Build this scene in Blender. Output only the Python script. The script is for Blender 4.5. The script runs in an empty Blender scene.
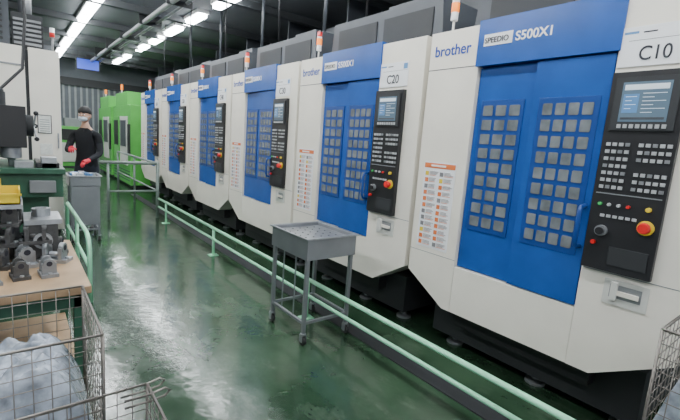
import bpy, math, random
import bmesh
from mathutils import Vector, Matrix, noise
random.seed(7)
H=1.6
# ---------------------------------------------------------------- materials
def mat(name,col,rough=.5,metal=0.,emis=0.,var=.06,scale=6.,bump=0.,alpha=1.,trans=0.,ecol=None):
    m=bpy.data.materials.new(name); m.use_nodes=True
    nt=m.node_tree; b=nt.nodes['Principled BSDF']
    tc=nt.nodes.new('ShaderNodeTexCoord'); n=nt.nodes.new('ShaderNodeTexNoise')
    n.inputs['Scale'].default_value=scale; n.inputs['Detail'].default_value=4
    nt.links.new(tc.outputs['Object'],n.inputs['Vector'])
    r=nt.nodes.new('ShaderNodeValToRGB')
    r.color_ramp.elements[0].position=.3; r.color_ramp.elements[1].position=.7
    r.color_ramp.elements[0].color=tuple(x*(1-var) for x in col)+(1,)
    r.color_ramp.elements[1].color=tuple(min(1,x*(1+var)) for x in col)+(1,)
    nt.links.new(n.outputs['Fac'],r.inputs['Fac']); nt.links.new(r.outputs['Color'],b.inputs['Base Color'])
    b.inputs['Roughness'].default_value=rough; b.inputs['Metallic'].default_value=metal
    b.inputs['Alpha'].default_value=alpha
    b.inputs['Transmission Weight'].default_value=trans
    if emis>0:
        e=ecol or col
        b.inputs['Emission Color'].default_value=(e[0],e[1],e[2],1)
        b.inputs['Emission Strength'].default_value=emis
    if bump>0:
        bp=nt.nodes.new('ShaderNodeBump'); bp.inputs['Strength'].default_value=bump
        nt.links.new(n.outputs['Fac'],bp.inputs['Height']); nt.links.new(bp.outputs['Normal'],b.inputs['Normal'])
    return m
WHITE=mat('painted_white',(.83,.79,.70),.28,var=.06,scale=2.5)
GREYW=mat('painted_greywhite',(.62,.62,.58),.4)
BLUE=mat('painted_blue',(.012,.085,.36),.25,var=.10)
BLUED=mat('painted_blue_dark',(.007,.055,.26),.35)
BLACK=mat('black_plastic',(.018,.018,.02),.4)
DARK=mat('dark_metal',(.025,.027,.03),.6)
DGREY=mat('dark_grey_box',(.06,.068,.08),.4)
GREY=mat('grey_metal',(.25,.26,.27),.45,.4)
STEEL=mat('steel',(.40,.42,.44),.35,.7,var=.15,scale=20)
CASTM=mat('cast_metal_dark',(.10,.10,.10),.5,.5,var=.3,scale=15)
CARTM=mat('cart_steel',(.26,.27,.29),.4,.5,var=.08)
WIRE=mat('wire_steel',(.22,.20,.18),.4,.8)
PANE=mat('window_pane',(.165,.18,.19),.22,var=.3,scale=9)
KEY=mat('key_caps',(.42,.43,.44),.5)
SCREEN=mat('screen_glass',(.10,.15,.20),.15,emis=.3)
SCREENT=mat('screen_text',(.6,.68,.74),.3,emis=.4)
LABEL=mat('label_white',(.85,.86,.88),.5,var=.01)
INK=mat('ink_black',(.02,.02,.03),.6)
INKG=mat('ink_grey',(.22,.22,.23),.6)
INKB=mat('ink_blue',(.01,.06,.35),.5)
RED=mat('red_plastic',(.7,.02,.02),.35)
YELLOW=mat('yellow_plastic',(.75,.55,.03),.45)
ORANGE=mat('orange_lens',(.9,.22,.02),.3,emis=1.2)
ORPR=mat('orange_print',(.72,.18,.05),.5)
GRNB=mat('green_button',(.05,.5,.12),.4)
MINT=mat('mint_paint',(.36,.80,.52),.35,var=.08)
GATE=mat('gate_grey',(.22,.27,.25),.5,.2)
LGREEN=mat('machine_green',(.10,.45,.08),.4)
DGREEN=mat('machine_dark_green',(.03,.10,.06),.45,var=.2)
WOOD=mat('plywood',(.36,.24,.135),.6,var=.3,scale=4)
CARD=mat('cardboard',(.36,.22,.12),.8)
WRAP=mat('plastic_wrap',(.33,.37,.43),.14,var=.5,scale=14,bump=.8)
TUBE=mat('lamp_tube',(1,1,1),.4,emis=45,ecol=(.94,.98,1.0))
LAMPB=mat('lamp_housing',(.7,.7,.7),.5)
SKIN=mat('skin',(.50,.29,.20),.5)
HAIR=mat('hair_black',(.010,.009,.009),.6)
CLOTH=mat('shirt_black',(.008,.009,.012),.95)
SLEEVE=mat('sleeve_grey',(.022,.024,.03),.95)
PANTS=mat('trousers_navy',(.018,.022,.035),.9)
MASKM=mat('face_mask',(.55,.62,.70),.8)
GLOVE=mat('glove_red',(.75,.05,.08),.7)
RUBBER=mat('rubber',(.02,.02,.02),.7)
BLUESIGN=mat('blue_panel',(.03,.06,.40),.4,emis=1.5)
PAPER=mat('paper',(.75,.76,.72),.7,var=.1,scale=40)
BLUEBIN=mat('blue_plastic',(.10,.25,.5),.4)

# ---------------------------------------------------------------- mesh builder
class MB:
    def __init__(s): s.v=[];s.f=[];s.m=[];s.sm=[];s.mats=[]
    def add(s,vs,fs,m,smooth=False):
        if m not in s.mats: s.mats.append(m)
        k=s.mats.index(m); o=len(s.v)
        s.v+= [tuple(v) for v in vs]
        for f in fs: s.f.append([i+o for i in f]); s.m.append(k); s.sm.append(smooth)
    def box(s,x0,x1,y0,y1,z0,z1,m):
        vs=[(x0,y0,z0),(x1,y0,z0),(x1,y1,z0),(x0,y1,z0),(x0,y0,z1),(x1,y0,z1),(x1,y1,z1),(x0,y1,z1)]
        s.add(vs,[(0,3,2,1),(4,5,6,7),(0,1,5,4),(1,2,6,5),(2,3,7,6),(3,0,4,7)],m)
    def obox(s,c,d,ang,m):
        vs=[]
        R=Matrix.Rotation(ang[2],3,'Z')@Matrix.Rotation(ang[1],3,'Y')@Matrix.Rotation(ang[0],3,'X')
        for z in(-1,1):
            for x,y in((-1,-1),(1,-1),(1,1),(-1,1)):
                vs.append(Vector(c)+R@Vector((x*d[0]/2,y*d[1]/2,z*d[2]/2)))
        s.add(vs,[(0,3,2,1),(4,5,6,7),(0,1,5,4),(1,2,6,5),(2,3,7,6),(3,0,4,7)],m)
    def prism(s,poly,x0,x1,m):
        n=len(poly)
        vs=[(x0,a,b) for a,b in poly]+[(x1,a,b) for a,b in poly]
        fs=[list(range(n)),list(range(2*n-1,n-1,-1))]+[(i,(i+1)%n,(i+1)%n+n,i+n) for i in range(n)]
        s.add(vs,fs,m)
    def tube(s,pts,rs,m,n=8,smooth=True):
        pts=[Vector(p) for p in pts]
        if not isinstance(rs,(list,tuple)): rs=[rs]*len(pts)
        t0=(pts[1]-pts[0]).normalized()
        ref=Vector((0,0,1)) if abs(t0.z)<.9 else Vector((1,0,0))
        vs=[]
        for i,p in enumerate(pts):
            a=pts[max(0,i-1)]; b=pts[min(len(pts)-1,i+1)]
            t=(b-a).normalized()
            u=(ref-t*ref.dot(t))
            if u.length<1e-4: u=Vector((0,1,0))
            u.normalize(); w=t.cross(u); ref=u
            for k in range(n):
                an=2*math.pi*k/n
                vs.append(p+(u*math.cos(an)+w*math.sin(an))*rs[i])
        fs=[]
        for i in range(len(pts)-1):
            for k in range(n):
                fs.append((i*n+k,i*n+(k+1)%n,(i+1)*n+(k+1)%n,(i+1)*n+k))
        s.add(vs,fs,m,smooth)
        L=(len(pts)-1)*n
        s.add(vs[:n],[list(range(n-1,-1,-1))],m); s.add(vs[L:],[list(range(n))],m)
    def ell(s,c,r,m,seg=16,rings=10,fn=None):
        vs=[];fs=[]
        for i in range(rings+1):
            th=math.pi*i/rings
            for k in range(seg):
                ph=2*math.pi*k/seg
                d=Vector((math.sin(th)*math.cos(ph),math.sin(th)*math.sin(ph),math.cos(th)))
                p=Vector((d.x*r[0],d.y*r[1],d.z*r[2]))
                if fn: p=fn(d,p)
                vs.append(Vector(c)+p)
        for i in range(rings):
            for k in range(seg):
                fs.append((i*seg+k,(i+1)*seg+k,(i+1)*seg+(k+1)%seg,i*seg+(k+1)%seg))
        s.add(vs,fs,m,True)
    def mesh(s,name):
        me=bpy.data.meshes.new(name); me.from_pydata(s.v,[],s.f)
        for m in s.mats: me.materials.append(m)
        for p,k,sm in zip(me.polygons,s.m,s.sm): p.material_index=k; p.use_smooth=sm
        bm=bmesh.new(); bm.from_mesh(me)
        bmesh.ops.remove_doubles(bm,verts=bm.verts,dist=1e-6)
        bmesh.ops.recalc_face_normals(bm,faces=bm.faces); bm.to_mesh(me); bm.free()
        return me
    def obj(s,name,parent=None,loc=(0,0,0),rot=(0,0,0),bevel=0,me=None):
        me=me or s.mesh(name)
        o=bpy.data.objects.new(name,me); bpy.context.collection.objects.link(o)
        o.location=loc; o.rotation_euler=rot
        if parent: o.parent=parent
        if bevel:
            b=o.modifiers.new('bevel','BEVEL'); b.width=bevel; b.segments=2; b.limit_method='ANGLE'
        return o
def text(body,size,m,parent,loc,name,bold=0.,ext=.001,sx=1.):
    cu=bpy.data.curves.new(name,'FONT'); cu.body=body; cu.size=size; cu.extrude=ext; cu.offset=bold
    cu.materials.append(m)
    o=bpy.data.objects.new(name,cu); bpy.context.collection.objects.link(o)
    o.parent=parent
    R=Matrix(((0,0,-1),(-1,0,0),(0,1,0))).to_4x4()
    o.matrix_local=Matrix.Translation(loc)@R@Matrix.Diagonal((sx,1,1,1))
    return o
# ---------------------------------------------------------------- room
def floor_mat():
    m=bpy.data.materials.new('floor_epoxy_green'); m.use_nodes=True; nt=m.node_tree; b=nt.nodes['Principled BSDF']
    tc=nt.nodes.new('ShaderNodeTexCoord')
    def nz(sc,det,rough=.6,st=(1,1,1)):
        mp=nt.nodes.new('ShaderNodeMapping'); mp.inputs['Scale'].default_value=st
        n=nt.nodes.new('ShaderNodeTexNoise'); n.inputs['Scale'].default_value=sc; n.inputs['Detail'].default_value=det; n.inputs['Roughness'].default_value=rough
        nt.links.new(tc.outputs['Object'],mp.inputs['Vector']); nt.links.new(mp.outputs['Vector'],n.inputs['Vector']); return n
    n1=nz(.9,6); r1=nt.nodes.new('ShaderNodeValToRGB')
    e=r1.color_ramp.elements; e[0].position=.36; e[0].color=(.016,.042,.021,1); e[1].position=.66; e[1].color=(.046,.094,.052,1)
    nt.links.new(n1.outputs['Fac'],r1.inputs['Fac'])
    n2=nz(2.6,8,.7,(1.3,.6,1)); r2=nt.nodes.new('ShaderNodeValToRGB')
    e=r2.color_ramp.elements; e[0].position=.56; e[0].color=(0,0,0,1); e[1].position=.80; e[1].color=(.6,.6,.6,1)
    nt.links.new(n2.outputs['Fac'],r2.inputs['Fac'])
    mx=nt.nodes.new('ShaderNodeMix'); mx.data_type='RGBA'
    nt.links.new(r2.outputs['Color'],mx.inputs[0]); nt.links.new(r1.outputs['Color'],mx.inputs[6]); mx.inputs[7].default_value=(.14,.19,.14,1)
    nt.links.new(mx.outputs[2],b.inputs['Base Color'])
    mr=nt.nodes.new('ShaderNodeMapRange'); mr.inputs[1].default_value=.3; mr.inputs[2].default_value=.7; mr.inputs[3].default_value=.08; mr.inputs[4].default_value=.26
    nt.links.new(n2.outputs['Fac'],mr.inputs[0]); nt.links.new(mr.outputs[0],b.inputs['Roughness'])
    b.inputs['Specular IOR Level'].default_value=.65
    n3=nz(4,3); bp=nt.nodes.new('ShaderNodeBump'); bp.inputs['Strength'].default_value=.10; bp.inputs['Distance'].default_value=.05
    nt.links.new(n3.outputs['Fac'],bp.inputs['Height']); nt.links.new(bp.outputs['Normal'],b.inputs['Normal'])
    return m
CEILM=mat('ceiling_panels',(.09,.10,.11),.8)
WALLM=mat('wall_panels',(.12,.135,.15),.7)
STRIP=mat('curtain_strips',(.28,.31,.31),.5)
def simple(name,b6,m):
    b=MB(); b.box(*b6,m); return b.obj(name)
simple('floor',(-4,6,-4,20.2,-.1,0),floor_mat())
simple('ceiling',(-4,6,-4,20.2,4.1,4.2),CEILM)
simple('wall_left',(-4.1,-4,-4,20.2,0,4.1),WALLM)
simple('wall_right',(6,6.1,-4,20.2,0,4.1),WALLM)
b=MB(); b.box(-4,6,20,20.2,0,4.1,WALLM)
for i in range(50): b.box(-4+i*.2,-3.93+i*.2,19.96,20,0,3.1,STRIP)
b.box(-4,6,19.9,20,3.1,3.4,DARK)
b.obj('wall_far')
BEAM=mat('beam_grey',(.05,.055,.06),.7)
for i in range(9):
    b=MB(); y=1+i*2.2; b.box(-4,6,y-.03,y+.03,3.98,4.1,BEAM); b.box(-4,6,y-.07,y+.07,3.96,3.98,BEAM); b.obj('ceiling_beam')
b=MB()
b.tube([(2.3,-3,3.85),(2.3,19.9,3.85)],.05,GREY,10); b.tube([(2.55,-3,3.88),(2.55,19.9,3.88)],.03,GREY,8)
for y in range(0,20,2): b.box(2.2,2.65,y,y+.03,3.8,4.1,DARK)
b.obj('ceiling_pipe')
b=MB()
b.box(4.7,5.4,-3,19.5,3.2,3.7,DGREY)
for y in range(-2,20,2): b.box(4.67,5.43,y,y+.04,3.17,4.1,DGREY)
b.obj('air_duct')
def lamp(x,y0,y1):
    b=MB(); b.box(x-.12,x+.12,y0,y1,4.03,4.1,LAMPB); b.box(x-.08,x+.08,y0+.02,y1-.02,3.965,4.03,TUBE); b.obj('fluorescent_light')
y=-2.4
while y<18: lamp(1.39,y,y+1.93); y+=1.95
for y in (-2.4,0.2,2.8,5.4,8.2,11,14): lamp(-1.5,y,y+2.0)  # added lamp row, out of view, for extra light on the machine fronts
for y in (-1.0,1.4,3.6,5.4,7.15,8.9,10.4,11.9,13.5): lamp(3.17,y,y+1.05)
lamp(3.17,15.9,18.3)

# ---------------------------------------------------------------- CNC machines
XF=2.56
def S(poly): return [(-a,z) for a,z in poly]
b=MB()
b.prism(S([(0,.62),(0,2.48),(.44,2.48),(.44,.40),(.37,.40)]),0,.3,WHITE)
b.prism(S([(1.30,.40),(1.30,2.48),(1.8,2.48),(1.8,.62),(1.43,.40)]),0,.3,WHITE)
b.prism(S([(.443,.40),(.443,.755),(1.297,.755),(1.297,.40)]),.003,.3,WHITE)
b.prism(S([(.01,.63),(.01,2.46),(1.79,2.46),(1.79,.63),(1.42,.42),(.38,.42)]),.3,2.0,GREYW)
# blue header + frame
b.box(-.015,.3,-1.31,-.425,2.20,2.50,BLUE)
b.box(.06,.3,-1.30,-.44,.755,2.2,BLUED)
def door(s0,s1,x):
    b.box(x,x+.03,-s1,-s0,.765,2.19,BLUE)
door(.446,.875,.03); door(.865,1.293,.0)
b.box(.022,.03,-.80,-.49,1.06,1.97,BLUED)
def pane(x,ya,yb,za,zb):
    # rounded-corner little window
    c=.005
    poly=[(ya+c,za),(yb-c,za),(yb,za+c),(yb,zb-c),(yb-c,zb),(ya+c,zb),(ya,zb-c),(ya,za+c)]
    b.prism(poly,x-.004,x,PANE)
for side,(s0,s1,x,nc) in enumerate(((.50,.79,.022,3),(.93,1.235,0,4))):
    if side: b.box(x-.004,x,-s1-.02,-s0+.02,1.06,1.97,BLUED); x-=.004
    cw=(s1-s0)/nc; nr=9; rh=(1.95-1.08)/nr
    for i in range(nc):
        for j in range(nr):
            pane(x,-(s0+cw*(i+.88)),-(s0+cw*(i+.12)),1.08+rh*(j+.13),1.08+rh*(j+.85))
# door handle
b.tube([(0,-1.268,1.12),(-.06,-1.268,1.13),(-.07,-1.268,1.16),(-.07,-1.268,1.32),(-.06,-1.268,1.35),(0,-1.268,1.36)],.013,BLUED,8)
# panel seams
b.box(-.001,.002,-.44,0,2.205,2.211,DARK); b.box(-.001,.002,-.44,-.0,.80,.804,GREY)
b.box(-.001,.002,-1.8,-1.31,1.005,1.01,GREY)
# lower recessed handle
b.box(-.006,.0,-1.64,-1.43,.84,.98,GREYW); b.box(-.008,-.005,-1.61,-1.46,.88,.955,GREY); b.box(-.02,-.004,-1.60,-1.50,.90,.925,WHITE)
b.box(-.03,0,-1.50,-1.47,.87,.97,GREYW)
# control panel (shifted by D)
D=.018
def cb(x0,x1,y0,y1,z0,z1,m): b.box(x0,x1,y0+D,y1+D,z0,z1,m)
def ct(pts,r,m,n): b.tube([(p[0],p[1]+D,p[2]) for p in pts],r,m,n)
cb(-.035,0,-1.655,-1.325,1.02,2.08,BLACK)
cb(-.045,-.03,-1.63,-1.35,1.78,2.05,DARK)
cb(-.047,-.044,-1.595,-1.385,1.825,2.025,SCREEN)
cb(-.048,-.046,-1.585,-1.395,1.985,2.012,SCREENT)
for k in range(6): cb(-.048,-.046,-1.58+(k%2)*.05,-1.48,1.965-k*.019,1.968-k*.019,SCREENT)
cb(-.048,-.046,-1.465,-1.395,1.87,1.965,BLUEBIN)
for k in range(4): cb(-.049,-.0475,-1.455+(k%2)*.02,-1.405,1.95-k*.02,1.953-k*.02,SCREENT)
cb(-.048,-.046,-1.585,-1.395,1.835,1.848,DGREY)
for i in range(8): cb(-.05,-.044,-1.60+i*.028,-1.60+i*.028+.018,1.792,1.812,KEY)
for j in range(7):
    for i in range(10):
        if (i in(5,) ) or (j==3 and i<5): continue
        cb(-.042,-.034,-1.640+i*.030,-1.640+i*.030+.020,1.47+j*.038,1.47+j*.038+.018,KEY if (i+j)%4 else GREY)
cb(-.038,-.034,-1.64,-1.34,1.44,1.446,GREY)
for i in range(4): ct([(-.035,-1.37-i*.045,1.385),(-.05,-1.37-i*.045,1.385)],.009,[GRNB,KEY,KEY,RED][i],10)
for i in range(6): cb(-.042,-.034,-1.40-i*.03,-1.38-i*.03,1.315,1.33,KEY)
ct([(-.035,-1.40,1.24),(-.06,-1.40,1.24)],.03,GREY,16); ct([(-.06,-1.40,1.24),(-.08,-1.40,1.24)],.02,BLACK,16)
ct([(-.035,-1.595,1.385),(-.055,-1.595,1.385)],.012,YELLOW,16)
ct([(-.035,-1.595,1.29),(-.042,-1.595,1.29)],.038,YELLOW,20); ct([(-.042,-1.595,1.29),(-.07,-1.595,1.29)],.02,RED,16)
ct([(-.062,-1.595,1.29),(-.085,-1.595,1.29)],[.030,.024],RED,20)
ct([(-.035,-1.37,1.17),(-.055,-1.37,1.17)],.012,RED,12); cb(-.04,-.034,-1.63,-1.45,1.06,1.16,DARK)
# label plate
cb(-.006,0,-1.655,-1.325,2.11,2.31,LABEL)
cb(-.007,-.0055,-1.40,-1.335,2.275,2.287,BLUEBIN); cb(-.007,-.0055,-1.48,-1.42,2.275,2.282,INK); cb(-.007,-.0055,-1.645,-1.60,2.25,2.295,BLUEBIN)
cb(-.007,-.0055,-1.645,-1.36,2.240,2.242,INK)
# warning sticker: title band, two columns of pictograms with small text lines
b.box(-.003,0,-.36,-.06,.84,1.52,LABEL)
b.box(-.005,-.002,-.355,-.065,1.470,1.508,ORPR); b.box(-.006,-.0045,-.27,-.13,1.482,1.496,LABEL)
rnd=random.Random(3)
for col in range(2):
    for j in range(12):
        y0=-.205 if col==0 else -.345
        z=.86+j*.050
        b.box(-.005,-.002,y0+.094,y0+.126,z,z+.032,ORPR if rnd.random()<.55 else (YELLOW if rnd.random()<.5 else INKG))
        for k in range(4): b.box(-.005,-.002,y0+.0+rnd.random()*.03,y0+.086,z+.002+k*.009,z+.0055+k*.009,INKG if k else ORPR)
# top boxes
b.box(.26,1.7,-1.72,-.16,2.46,2.5,DARK)
b.prism(S([(.16,2.5),(.2,2.88),(1.68,2.88),(1.72,2.5)]),.28,1.6,DGREY)
b.box(.27,.29,-.9,-.3,2.56,2.8,DARK); b.box(.27,.29,-1.6,-1.0,2.56,2.8,DARK)
b.box(.6,1.2,-1.2,-.7,2.88,3.05,DGREY)
# signal tower
yy=-.03
b.tube([(.2,yy,2.46),(.2,yy,2.62)],.010,GREYW,8); b.tube([(.2,yy,2.46),(.2,yy,2.49)],.03,BLACK,10)
b.tube([(.2,yy,2.62),(.2,yy,2.68)],.028,LABEL,12); b.tube([(.2,yy,2.68),(.2,yy,2.75)],.030,ORANGE,12); b.tube([(.2,yy,2.75),(.2,yy,2.77)],.028,LABEL,12)
b.tube([(.2,yy,2.77),(.2,yy,2.82)],.028,RED,12); b.tube([(.2,yy,2.82),(.2,yy,2.84)],[.027,.015],BLACK,12)
# base + feet
b.box(.22,1.9,-1.65,-.15,.10,.44,DARK); b.box(.12,.5,-1.4,-.4,.26,.42,BLACK)
for s_ in (.3,1.0,1.55):
    for x in (.35,1.7): b.tube([(x,-s_,0),(x,-s_,.02),(x,-s_,.03),(x,-s_,.12)],[.07,.07,.025,.025],GREY,12)
cncme=b.mesh('cnc_milling_machine')
for n in range(6):
    o=b.obj('cnc_milling_machine',loc=(XF,2.22+1.85*n,0),bevel=0.004,me=cncme)
    text('brother',.108,INKB,o,(-.002,-.045,2.305),'logo_text',bold=.0016,sx=.94)
    text('S500X1',.078,LABEL,o,(-.017,-.70,2.335),'model_text',bold=.0015)
    pb=MB(); pb.box(-.019,-.015,-.68,-.475,2.325,2.40,LABEL); pb.obj('logo_plate',parent=o)
    text('SPEEDIO',.050,INK,o,(-.021,-.482,2.343),'logo_plate_text',bold=.0006,sx=.92)
    text('C%d0'%(n+1),.10,INK,o,(-.0075,-1.395,2.14),'number_text',bold=.0005,sx=.85)

# ---------------------------------------------------------------- guard rail (mint)
b=MB()
b.tube([(2.05,.46,.0),(2.05,.46,.33),(2.05,.50,.37),(2.05,7.86,.37)],.019,MINT,10)
b.tube([(2.05,.46,.22),(2.05,7.86,.22)],.016,MINT,10)
for y in (5.2,2.94,7.4): b.tube([(2.05,y,0),(2.05,y,.37)],.019,MINT,10); b.box(1.99,2.11,y-.05,y+.05,0,.01,MINT)
b.box(1.99,2.11,.42,.52,0,.01,MINT)
b.obj('guard_rail')
# thin dark strip on the floor beside the rail
b=MB(); b.prism([(.3,0),(.3,.012),(11,.012),(11,0)],2.2,2.34,DARK); b.obj('floor_dark_strip')
# barrier gate
b=MB()
b.tube([(2.05,7.95,0),(2.05,7.95,1.03)],.03,GATE,10)
b.tube([(2.05,7.95,1.0),(1.12,7.95,1.0)],.028,GATE,10)
b.tube([(2.05,7.95,.5),(1.25,7.95,.5)],.018,GATE,10)
b.tube([(1.25,7.95,0),(1.25,7.95,1.0)],.022,GATE,10)
b.tube([(2.05,7.95,1.0),(2.05,11.6,1.0)],.022,GATE,10); b.tube([(2.05,11.6,0),(2.05,11.6,1.0)],.025,GATE,10)
b.tube([(2.05,9.8,0),(2.05,9.8,1.0)],.022,GATE,10); b.tube([(2.05,7.95,.5),(2.05,11.6,.5)],.016,GATE,10)
b.obj('barrier_gate')

# ---------------------------------------------------------------- steel tool cart
def cart(name,x0,x1,y0,y1,zt,dep,loc=(0,0,0),stuff=False):
    b=MB(); m=CARTM
    zb=zt-dep
    b.box(x0,x1,y0,y1,zb,zb+.012,m)
    b.box(x0,x0+.012,y0,y1,zb,zt,m); b.box(x1-.012,x1,y0,y1,zb,zt,m); b.box(x0,x1,y0,y0+.012,zb,zt,m); b.box(x0,x1,y1-.012,y1,zb,zt,m)
    b.box(x0+.012,x1-.012,y0+.012,y1-.012,zt-.035,zt-.025,STEEL)
    w=.018
    for a,c in ((x0-w,x0+.004),(x1-.004,x1+w)): b.box(a,c,y0-w,y1+w,zt-.006,zt+.006,STEEL)
    for a,c in ((y0-w,y0+.004),(y1-.004,y1+w)): b.box(x0,x1,a,c,zt-.006,zt+.006,STEEL)
    for x in (x0+.01,x1-.04):
        for y in (y0+.01,y1-.04):
            b.box(x,x+.03,y,y+.03,.10,zb,m)
            cx,cy=x+.015,y+.015
            b.tube([(cx,cy,.10),(cx,cy,.085)],.025,STEEL,10)
            b.box(cx-.022,cx-.017,cy-.02,cy+.02,.03,.088,STEEL); b.box(cx+.017,cx+.022,cy-.02,cy+.02,.03,.088,STEEL)
            b.tube([(cx-.014,cy,.036),(cx+.014,cy,.036)],.036,RUBBER,16); b.tube([(cx-.023,cy,.036),(cx+.023,cy,.036)],.01,STEEL,8)
    z=.17
    b.box(x0+.012,x0+.035,y0+.04,y1-.04,z,z+.025,m); b.box(x1-.035,x1-.012,y0+.04,y1-.04,z,z+.025,m)
    b.box(x0+.04,x1-.04,y1-.036,y1-.014,z,z+.025,m)
    b.box(x0+.04,x1-.04,y0+.014,y0+.036,z,z+.025,m)
    for k in (1,2): b.box(x0+.02,x0+.03,y0+k*(y1-y0)/3,y0+k*(y1-y0)/3+.01,.19,zb,m)
    if stuff:
        for i in range(14):
            b.obox((random.uniform(x0+.06,x1-.06),random.uniform(y0+.06,y1-.06),zt-.01+random.random()*.03),(random.uniform(.05,.12),random.uniform(.04,.1),random.uniform(.02,.05)),(0,random.uniform(-.3,.3),random.random()*3),random.choice([STEEL,LABEL,BLUEBIN,STEEL]))
        b.box(x0+.02,x1-.02,y0+.0,y0+.012,.25,zb,m)
    else:
        for i in range(5):
            for j in range(6): b.tube([(x0+.08+i*.075,y0+.07+j*.08,zt-.026),(x0+.08+i*.075,y0+.07+j*.08,zt-.022)],.008,DARK,6)
    return b.obj(name,bevel=.002)
cart('tool_cart',1.72,2.20,2.50,3.05,.87,.17)
cart('utility_cart',.56,.92,6.42,6.84,.92,.14,stuff=True)

# ---------------------------------------------------------------- green machines at the far end
b=MB()
b.box(0,1.6,-2.3,0,.1,2.2,LGREEN); b.box(-.03,0,-2.0,-1.1,.6,1.9,GREYW); b.box(-.04,-.03,-1.9,-1.2,1.1,1.8,DGREY)
b.box(-.03,0,-.95,-.2,.6,1.9,LGREEN); b.box(-.04,-.03,-.85,-.3,1.1,1.8,BLACK)
b.box(0,1.2,-1.9,-.4,2.2,2.55,LGREEN); b.box(.1,1.5,-2.2,-.1,0,.1,DARK); b.box(-.04,0,-2.3,-2.1,.9,1.7,BLACK)
b.box(.3,1.3,-2.32,-2.3,.5,1.9,DGREEN); b.box(.4,1.2,-2.34,-2.32,1.2,1.8,GREYW)
b.tube([(.2,-.2,2.2),(.2,-.2,2.7)],.02,LABEL,8); b.tube([(.2,-.2,2.7),(.2,-.2,2.85)],.035,ORANGE,10)
for k in range(4): b.box(-.01,0,-2.2,-.1,.2+.08*k,.23+.08*k,DGREEN)
for y in (14.2,16.9): b.obj('green_turning_machine',loc=(2.4,y,0),bevel=.01)
b=MB(); b.box(-.36,.36,-.05,0,0,.40,DARK); b.box(-.33,.33,-.056,-.05,.03,.37,BLUESIGN)
b.tube([(-.3,-.02,.40),(-.3,-.02,.6)],.01,DARK,6); b.tube([(.3,-.02,.40),(.3,-.02,.6)],.01,DARK,6)
b.obj('hanging_display',loc=(2.19,17.6,3.5))
b=MB(); b.box(0,.9,0,.7,0.05,1.5,LGREEN); b.box(.05,.85,-.02,0,.2,.9,GREYW); b.box(.1,.8,-.02,0,1.0,1.4,BLACK); b.box(0,.9,0,.7,0,.05,DARK); b.box(.2,.7,.1,.6,1.5,1.8,GREY)
b.obj('green_cabinet',loc=(1.3,18.2,0),bevel=.01)

# ---------------------------------------------------------------- large beige enclosure on the left
b=MB(); b.box(-1.6,.16,7.05,9.6,.08,2.55,WHITE); b.box(.20,.54,7.05,9.6,.08,2.55,WHITE); b.box(.14,.22,7.08,9.55,.08,2.52,DARK)
b.box(-1.5,.5,7.15,9.5,0,.08,DARK)
b.box(-1.6,.16,7.04,7.05,2.30,2.32,GREY); b.box(.24,.52,7.04,7.05,.9,.91,GREY); b.box(-.9,-.15,7.035,7.05,.9,1.9,GREYW); b.box(-.85,-.2,7.03,7.035,1.0,1.8,DGREY)
b.box(.27,.43,7.042,7.05,1.44,1.69,INK); b.box(.28,.42,7.038,7.042,1.45,1.68,PAPER)
for k in range(6): b.box(.295,.405,7.036,7.038,1.47+k*.03,1.478+k*.03,GREY)
b.box(.29,.43,7.04,7.05,1.15,1.30,PAPER); b.box(.02,.1,7.03,7.05,1.3,1.6,BLACK)
b.tube([(.5,7.04,1.25),(.5,7.02,1.25),(.5,7.02,1.45),(.5,7.04,1.45)],.01,STEEL,8)
b.obj('machine_enclosure',bevel=.01)
# dark mist collector on top
b=MB(); b.box(-1.3,.02,7.2,8.8,2.55,3.35,DGREY)
for k in range(10): b.box(-1.2,-.05,7.18,7.2,2.62+k*.07,2.65+k*.07,BLACK)
for k in range(9): b.box(-1.2+k*.135,-1.185+k*.135,7.17,7.2,2.6,3.32,DARK)
b.box(.04,.38,7.25,8.2,2.55,3.0,DARK)
for k in range(6): b.box(.06,.36,7.23,7.25,2.6+k*.06,2.63+k*.06,GREY)
b.tube([(.2,7.6,3.0),(.2,7.6,3.3),(.0,7.9,3.6),(-.3,8.2,4.1)],.08,GREY,12)
b.tube([(.48,7.2,2.55),(.48,7.2,2.75)],.015,GREY,8); b.tube([(.48,7.2,2.75),(.48,7.2,2.81)],.03,RED,10); b.tube([(.48,7.2,2.81),(.48,7.2,2.87)],.03,LABEL,10)
b.obj('mist_collector')

# ---------------------------------------------------------------- dark green drilling machine
b=MB()
b.box(-1.3,.36,4.7,5.7,.90,1.12,DGREEN); b.box(-1.2,.25,4.8,5.6,0,.90,DGREEN); b.box(-1.3,.38,4.66,5.74,1.12,1.17,DGREEN)
b.box(-.9,.10,4.75,5.4,1.35,1.72,BLACK); b.box(-.6,-.2,5.0,5.5,1.17,1.9,DGREEN)
b.tube([(-.02,4.9,1.35),(-.02,4.9,1.25),(-.02,4.9,1.24),(-.02,4.9,1.17)],[.08,.08,.03,.02],STEEL,14)
b.tube([(-.35,4.9,1.35),(-.35,4.9,1.18)],[.10,.05],GREY,14)
b.tube([(.10,5.0,1.55),(.16,5.0,1.55)],.10,DARK,18)
for a in range(3):
    dx=math.cos(a*2.09)*.14; dz=math.sin(a*2.09)*.14
    b.tube([(.16,5.0,1.55),(.18,5.0+dx,1.55+dz)],.009,STEEL,6); b.ell((.18,5.0+dx,1.55+dz),(.022,.022,.022),BLACK,8,6)
b.tube([(-.15,5.1,1.72),(-.15,5.1,1.85)],.11,DARK,18); b.tube([(-.15,5.1,1.85),(-.15,5.1,1.87)],.10,BLACK,18)
b.box(-.85,-.35,4.8,5.3,1.72,1.85,DGREEN); b.box(.2,.32,4.75,4.95,1.17,1.27,STEEL); b.box(.0,.14,4.72,4.86,1.17,1.23,STEEL)
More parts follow.
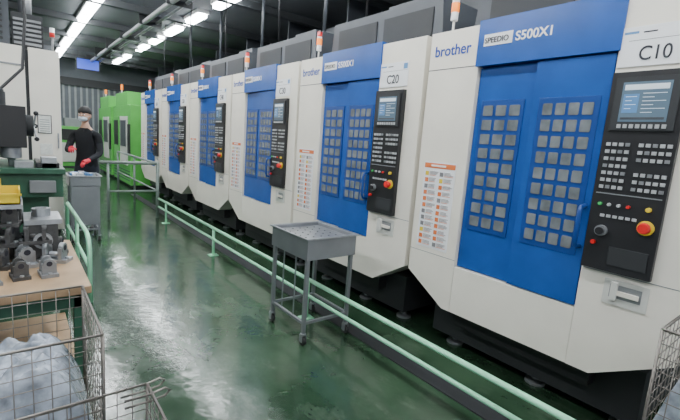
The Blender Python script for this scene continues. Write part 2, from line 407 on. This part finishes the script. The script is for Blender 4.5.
b.tube([(-.1,5.2,1.85),(.1,5.3,2.1),(.14,5.4,2.6),(.1,5.5,4.1)],.015,BLACK,8)
b.box(.1,.3,4.64,4.70,.95,1.06,GREY); b.box(-.3,-.1,4.64,4.70,.93,1.08,YELLOW)
b.box(.16,.34,4.75,5.3,1.17,1.22,BLACK)
b.obj('drilling_machine',bevel=.008)
# mint side rail
b=MB()
b.tube([(.5,6.1,0),(.5,6.1,.58),(.5,6.05,.62),(.5,4.35,.62),(.5,4.22,.58),(.5,4.17,.5),(.5,4.17,0)],.02,MINT,10)
b.tube([(.5,6.1,.33),(.5,4.17,.33)],.017,MINT,10); b.tube([(.5,5.1,0),(.5,5.1,.62)],.018,MINT,10)
b.obj('side_guard_rail')

# ---------------------------------------------------------------- wooden workbench w/ castings
b=MB(); b.box(-1.3,.30,2.45,3.55,.71,.75,WOOD)
for x in (-1.25,.22):
    for y in (2.5,3.45): b.box(x,x+.05,y,y+.05,0,.71,DGREEN)
b.box(-1.25,.27,2.5,2.54,.62,.71,DGREEN); b.box(-1.25,.27,3.46,3.5,.62,.71,DGREEN); b.box(.23,.26,2.55,3.45,.62,.71,DGREEN); b.box(-1.2,.25,2.55,3.45,.2,.23,WOOD)
b.obj('wooden_workbench',bevel=.003)
b=MB()
def ring(c,r,h,m,ax='z',t=.35):
    n=16; vs=[];c=Vector(c)
    for rr,zz in ((r,0),(r,h),(r*(1-t),h),(r*(1-t),0)):
        for k in range(n):
            a=2*math.pi*k/n; p=Vector((rr*math.cos(a),rr*math.sin(a),zz))
            if ax=='y': p=Vector((p.x,-p.z,p.y))
            if ax=='x': p=Vector((p.z,p.x,p.y))
            vs.append(c+p)
    fs=[]
    for q in range(4):
        for k in range(n): fs.append((q*n+k,q*n+(k+1)%n,((q+1)%4)*n+(k+1)%n,((q+1)%4)*n+k))
    b.add(vs,fs,m)
rr=random.Random(11)
def bracket(x,y,z,a,m,s=1.):
    # U-shaped cast bracket: base with bolt ears, two cheeks with a bore
    R=Matrix.Rotation(a,3,'Z')
    def P(dx,dy,dz): return Vector((x,y,z))+R@Vector((dx*s,dy*s,dz*s))
    b.obox(P(0,0,.012),(.17*s,.10*s,.024*s),(0,0,a),m)
    for sx in (-1,1):
        b.obox(P(sx*.045,0,.06),(.022*s,.085*s,.075*s),(0,0,a),m)
        b.tube([P(sx*.034,0,.095),P(sx*.060,0,.095)],.034*s,m,14); b.tube([P(sx*.0605,0,.095),P(sx*.062,0,.095)],.018*s,INK,12)
        b.tube([P(sx*.072,0,.024),P(sx*.072,0,.034)],.013*s,STEEL,8)
    b.tube([P(-.03,.0,.05),P(.03,.0,.05)],.02*s,m,10)
for lev in range(3):
    for i in range(9-lev):
        x=-1.02+.15*i+.05*lev; y=2.98+.06*lev
        for row in range(2):
            m=rr.choice([STEEL,CASTM,CASTM,CARTM,CASTM])
            bracket(x+rr.uniform(-.02,.02),y+row*.17+rr.uniform(-.02,.02),.75+lev*.112,rr.uniform(-.5,.5)+(1.57 if rr.random()<.3 else 0),m,.95)
b.box(.05,.2,3.05,3.3,.75,.98,CASTM); b.box(.03,.22,3.03,3.32,.98,1.01,STEEL)
ring((.12,3.04,.88),.05,.02,STEEL,'y'); ring((.12,3.17,1.01),.05,.05,STEEL)
for i in range(8):
    bracket(-.75+.125*i,2.72+rr.uniform(-.06,.06),.75,rr.random()*3,rr.choice([STEEL,CASTM,GREY]),.8)
# drilled fixture plate lying on the stack
b.box(-.85,.03,2.96,3.30,1.093,1.117,STEEL)
b.obj('metal_castings',bevel=.002)
# yellow parts bins on top of the stack (parented to it)
castings=bpy.data.objects['metal_castings']
b=MB(); y0,y1,z0,z1=2.98,3.20,1.1175,1.20
for (x0,x1) in ((-.155,.02),(-.40,-.20)):
    b.box(x0,x1,y0,y1,z0,z0+.008,YELLOW); b.box(x0,x0+.006,y0,y1,z0,z1,YELLOW); b.box(x1-.006,x1,y0,y1,z0,z1,YELLOW); b.box(x0,x1,y0,y0+.006,z0,z1-.02,YELLOW); b.box(x0,x1,y1-.006,y1,z0,z1,YELLOW)
    b.box(x0-.006,x1+.006,y0-.006,y0,z1-.032,z1-.02,YELLOW)
    for i in range(5): b.tube([(x0+.03+i*.024,y0+.04,z0+.01),(x0+.03+i*.024,y0+.14,z0+.035)],.010,STEEL,8)
b.obj('yellow_parts_bin',parent=castings)

# ---------------------------------------------------------------- wire baskets
def cage(name,x0,x1,y0,y1,z0,z1,p=.055,r=.0022,rim=.006,extra=None):
    b=MB()
    nx=int((x1-x0)/p); ny=int((y1-y0)/p); nz=int((z1-z0)/p)
    for i in range(nx+1):
        x=x0+(x1-x0)*i/nx
        for y in (y0,y1): b.tube([(x,y,z0),(x,y,z1)],r,WIRE,5)
        b.tube([(x,y0,z0),(x,y1,z0)],r,WIRE,5)
    for i in range(ny+1):
        y=y0+(y1-y0)*i/ny
        for x in (x0,x1): b.tube([(x,y,z0),(x,y,z1)],r,WIRE,5)
    for i in range(nz+1):
        z=z0+(z1-z0)*i/nz; q=rim if i in(0,nz) else r
        b.tube([(x0,y0,z),(x1,y0,z)],q,WIRE,6); b.tube([(x0,y1,z),(x1,y1,z)],q,WIRE,6)
        b.tube([(x0,y0,z),(x0,y1,z)],q,WIRE,6); b.tube([(x1,y0,z),(x1,y1,z)],q,WIRE,6)
    for x in (x0,x1):
        for y in (y0,y1): b.tube([(x,y,0),(x,y,z1)],rim,WIRE,8); b.tube([(x,y,0),(x,y,.02)],.02,WIRE,8)
    if extra: extra(b)
    return b.obj(name)
def wrap(parent,x0,x1,y0,y1,z,amp,seed,name='plastic_wrap'):
    n=90; b=MB(); vs=[];fs=[]
    for j in range(n+1):
        for i in range(n+1):
            u=i/n;v=j/n
            x=x0+(x1-x0)*u; y=y0+(y1-y0)*v
            e=min(1,min(u,1-u,v,1-v)*7)
            hh=noise.noise(Vector((x*4+seed,y*4,0)))*amp+abs(noise.noise(Vector((x*9+seed,y*15,3))))*amp*1.1-abs(noise.noise(Vector((x*30+seed,y*22,3))))*amp*.5
            vs.append((x,y,z-.25*(1-e)**2+hh*e))
    for j in range(n):
        for i in range(n): a=j*(n+1)+i; fs.append((a,a+1,a+n+2,a+n+1))
    b.add(vs,fs,WRAP,True)
    b.box(x0+.03,x1-.03,y0+.03,y1-.03,z-.5,z-.3,CARD)
    return b.obj(name,parent=parent)
c=cage('wire_basket',-.95,.25,1.76,2.38,.12,.78)
wrap(c,-.93,.23,1.78,2.36,.58,.09,1.)
def hooks(b):
    for y in (1.7,1.62):
        b.tube([(.30,y,.55),(.40,y,.55),(.45,y,.56),(.47,y,.545),(.45,y,.525),(.40,y,.52),(.30,y,.52)],.005,WIRE,6)
c=cage('wire_basket',-.95,.40,.95,1.70,.10,.55,extra=hooks)
wrap(c,-.93,.28,.97,1.6,.40,.05,5.,'plastic_wrap')
c=cage('wire_basket',1.9,2.42,-.5,.37,.12,1.0)
wrap(c,1.92,2.40,-.48,.35,.86,.10,9.)
b=MB(); b.box(1.93,2.38,-.4,.34,.62,.66,CARD); b.box(1.93,2.38,-.4,.34,.14,.3,CARD); b.obj('cardboard_sheet',parent=c)

# ---------------------------------------------------------------- hanging cables
for n in range(6):
    y=2.0+1.85*n
    b=MB(); b.tube([(2.98,y-.34,4.1),(2.95,y-.35,3.5),(2.98,y-.34,2.89)],.013,BLACK,6); b.obj('power_cable')
    b=MB(); b.tube([(3.45,y-.75,4.1),(3.45,y-.75,3.052)],.025,DGREY,8); b.obj('cable_conduit')

# ---------------------------------------------------------------- worker
def worker():
    J=[((0,0,.98),.145,.105),((0,0,1.13),.135,.10),((0,-.01,1.33),.160,.115),((0,0,1.49),.085,.075),((0,-.01,1.58),.052,.052),((0,-.02,1.66),.05,.05),
       ((-.175,0,1.45),.060,.060),((-.205,-.13,1.20),.048,.048),((-.05,-.30,1.25),.032,.032),
       ((.175,0,1.45),.060,.060),((.215,-.03,1.18),.048,.048),((.13,-.24,1.08),.032,.032),
       ((-.095,0,.90),.095,.095),((-.11,-.02,.52),.066,.066),((-.12,.02,.11),.048,.048),
       ((.095,0,.90),.095,.095),((.11,-.02,.52),.066,.066),((.12,.02,.11),.048,.048)]
    E=[(0,1),(1,2),(2,3),(3,4),(4,5),(3,6),(6,7),(7,8),(3,9),(9,10),(10,11),(0,12),(12,13),(13,14),(0,15),(15,16),(16,17)]
    me=bpy.data.meshes.new('tmp'); me.from_pydata([j[0] for j in J],E,[])
    o=bpy.data.objects.new('tmp',me); bpy.context.collection.objects.link(o)
    bm=bmesh.new(); bm.from_mesh(me); lay=bm.verts.layers.skin.verify(); bm.verts.ensure_lookup_table()
    for i,j in enumerate(J): bm.verts[i][lay].radius=(j[1],j[2]); bm.verts[i][lay].use_root=(i==0)
    bm.to_mesh(me); bm.free()
    o.modifiers.new('skin','SKIN'); s=o.modifiers.new('sub','SUBSURF'); s.levels=2; s.render_levels=2
    dg=bpy.context.evaluated_depsgraph_get(); me2=bpy.data.meshes.new_from_object(o.evaluated_get(dg))
    bpy.data.objects.remove(o)
    me2.name='factory_worker'
    me2.materials.clear()
    for m in (CLOTH,PANTS,SKIN,SLEEVE): me2.materials.append(m)
    for p in me2.polygons:
        p.use_smooth=True; c=p.center
        arm=abs(c.x)>.175 or c.y<-.14
        p.material_index=2 if c.z>1.53 else (1 if c.z<.99 else (3 if arm and c.z<1.34 else 0))
    w=bpy.data.objects.new('factory_worker',me2); bpy.context.collection.objects.link(w)
    b=MB()
    hc=(0,-.03,1.735)
    def hf(d,p):
        if d.z<0: p.x*=1-.28*(-d.z)**1.3; p.y=p.y*(1-.12*(-d.z)) - .012*(-d.z)
        return p
    b.ell(hc,(.076,.097,.118),SKIN,24,18,hf)
    for sx in (-1,1):
        b.ell((sx*.076,-.02,1.73),(.012,.02,.032),SKIN,8,8)
        b.ell((sx*.03,-.119,1.745),(.014,.008,.008),LABEL,8,6); b.ell((sx*.03,-.125,1.745),(.007,.004,.007),INK,8,6)
        b.obox((sx*.03,-.123,1.766),(.036,.008,.008),(0,sx*.1,0),HAIR)
        b.tube([(sx*.055,-.105,1.71),(sx*.074,-.05,1.725),(sx*.078,-.02,1.74)],.002,MASKM,5)
    b.tube([(0,-.122,1.75),(0,-.142,1.715)],[.008,.015],SKIN,8)
    b.ell((0,-.118,1.668),(.022,.006,.007),GLOVE,8,6)
    b.ell((0,-.080,1.688),(.060,.068,.043),MASKM,16,10)
    # hair: full cap with fringe
    def hr(d,p):
        if d.y<-.05 and d.z<.12: p*=.86
        if d.z<-.15: p*=.88
        return p
    b.ell((0,-.02,1.765),(.088,.112,.112),HAIR,24,18,hr)
    b.tube([(0,0,1.50),(0,-.008,1.56)],[.085,.066],CLOTH,16)
    for sx in (-1,1):
        b.tube([(sx*.12,.06,.045),(sx*.12,.03,.055),(sx*.12,-.04,.05),(sx*.122,-.13,.038),(sx*.122,-.18,.03)],[.035,.046,.048,.038,.018],RUBBER,12)
        b.box(sx*.12-.04,sx*.12+.04,-.17,.085,0,.022,RUBBER)
        b.tube([(sx*.12,.02,.05),(sx*.12,.02,.13)],[.05,.058],PANTS,12)
    def hand(p,dirv,side,m,curl):
        p=Vector(p); d=Vector(dirv).normalized(); up=Vector((0,0,1)); lat=d.cross(up).normalized()*side; nrm=lat.cross(d).normalized()
        if nrm.z>0: nrm=-nrm
        b.tube([p-d*.03,p,p+d*.035,p+d*.08],[.029,.030,.036,.034],m,10)
        for k,(off,L) in enumerate(((-.028,.068),(-.009,.078),(.010,.072),(.028,.056))):
            q=p+d*.075+lat*off; pts=[q]; a=0
            for f in (.45,.32,.23):
                a+=curl; q=q+(d*math.cos(a)+nrm*math.sin(a))*L*f*1.1; pts.append(q)
            b.tube(pts,[.0095,.009,.008,.0055],m,7)
        q=p+d*.02-lat*.028
        b.tube([q,q+d*.03-lat*.022+nrm*.008,q+d*.06-lat*.02+nrm*.02],[.012,.010,.007],m,7)
    hand((-.05,-.30,1.25),(.34,-1,.05),1,GLOVE,.6)
    hand((.13,-.24,1.08),(-.4,-1,-.4),-1,GLOVE,.5)
    b.obj('head_hands_shoes',parent=w)
    w.location=(.87,7.34,0); w.rotation_euler=(0,0,math.radians(-32))
worker()

# ---------------------------------------------------------------- world & camera
wd=bpy.data.worlds.new('world'); bpy.context.scene.world=wd; wd.use_nodes=True
bg=wd.node_tree.nodes['Background']; bg.inputs[0].default_value=(.88,.93,1,1); bg.inputs[1].default_value=1.1
cam=bpy.data.cameras.new('camera'); co=bpy.data.objects.new('camera',cam); bpy.context.collection.objects.link(co)
cam.sensor_width=36; cam.lens=411/680*36; cam.clip_start=.05
r=Vector((.7853,-.6146,.0743)); f=Vector((.6178,.7702,-.1583)).normalized(); r=(r-f*r.dot(f)).normalized(); u=r.cross(f)
M=Matrix((r,u,-f)).transposed().to_4x4(); M.translation=Vector((0,0,H)); co.matrix_world=M
bpy.context.scene.camera=co
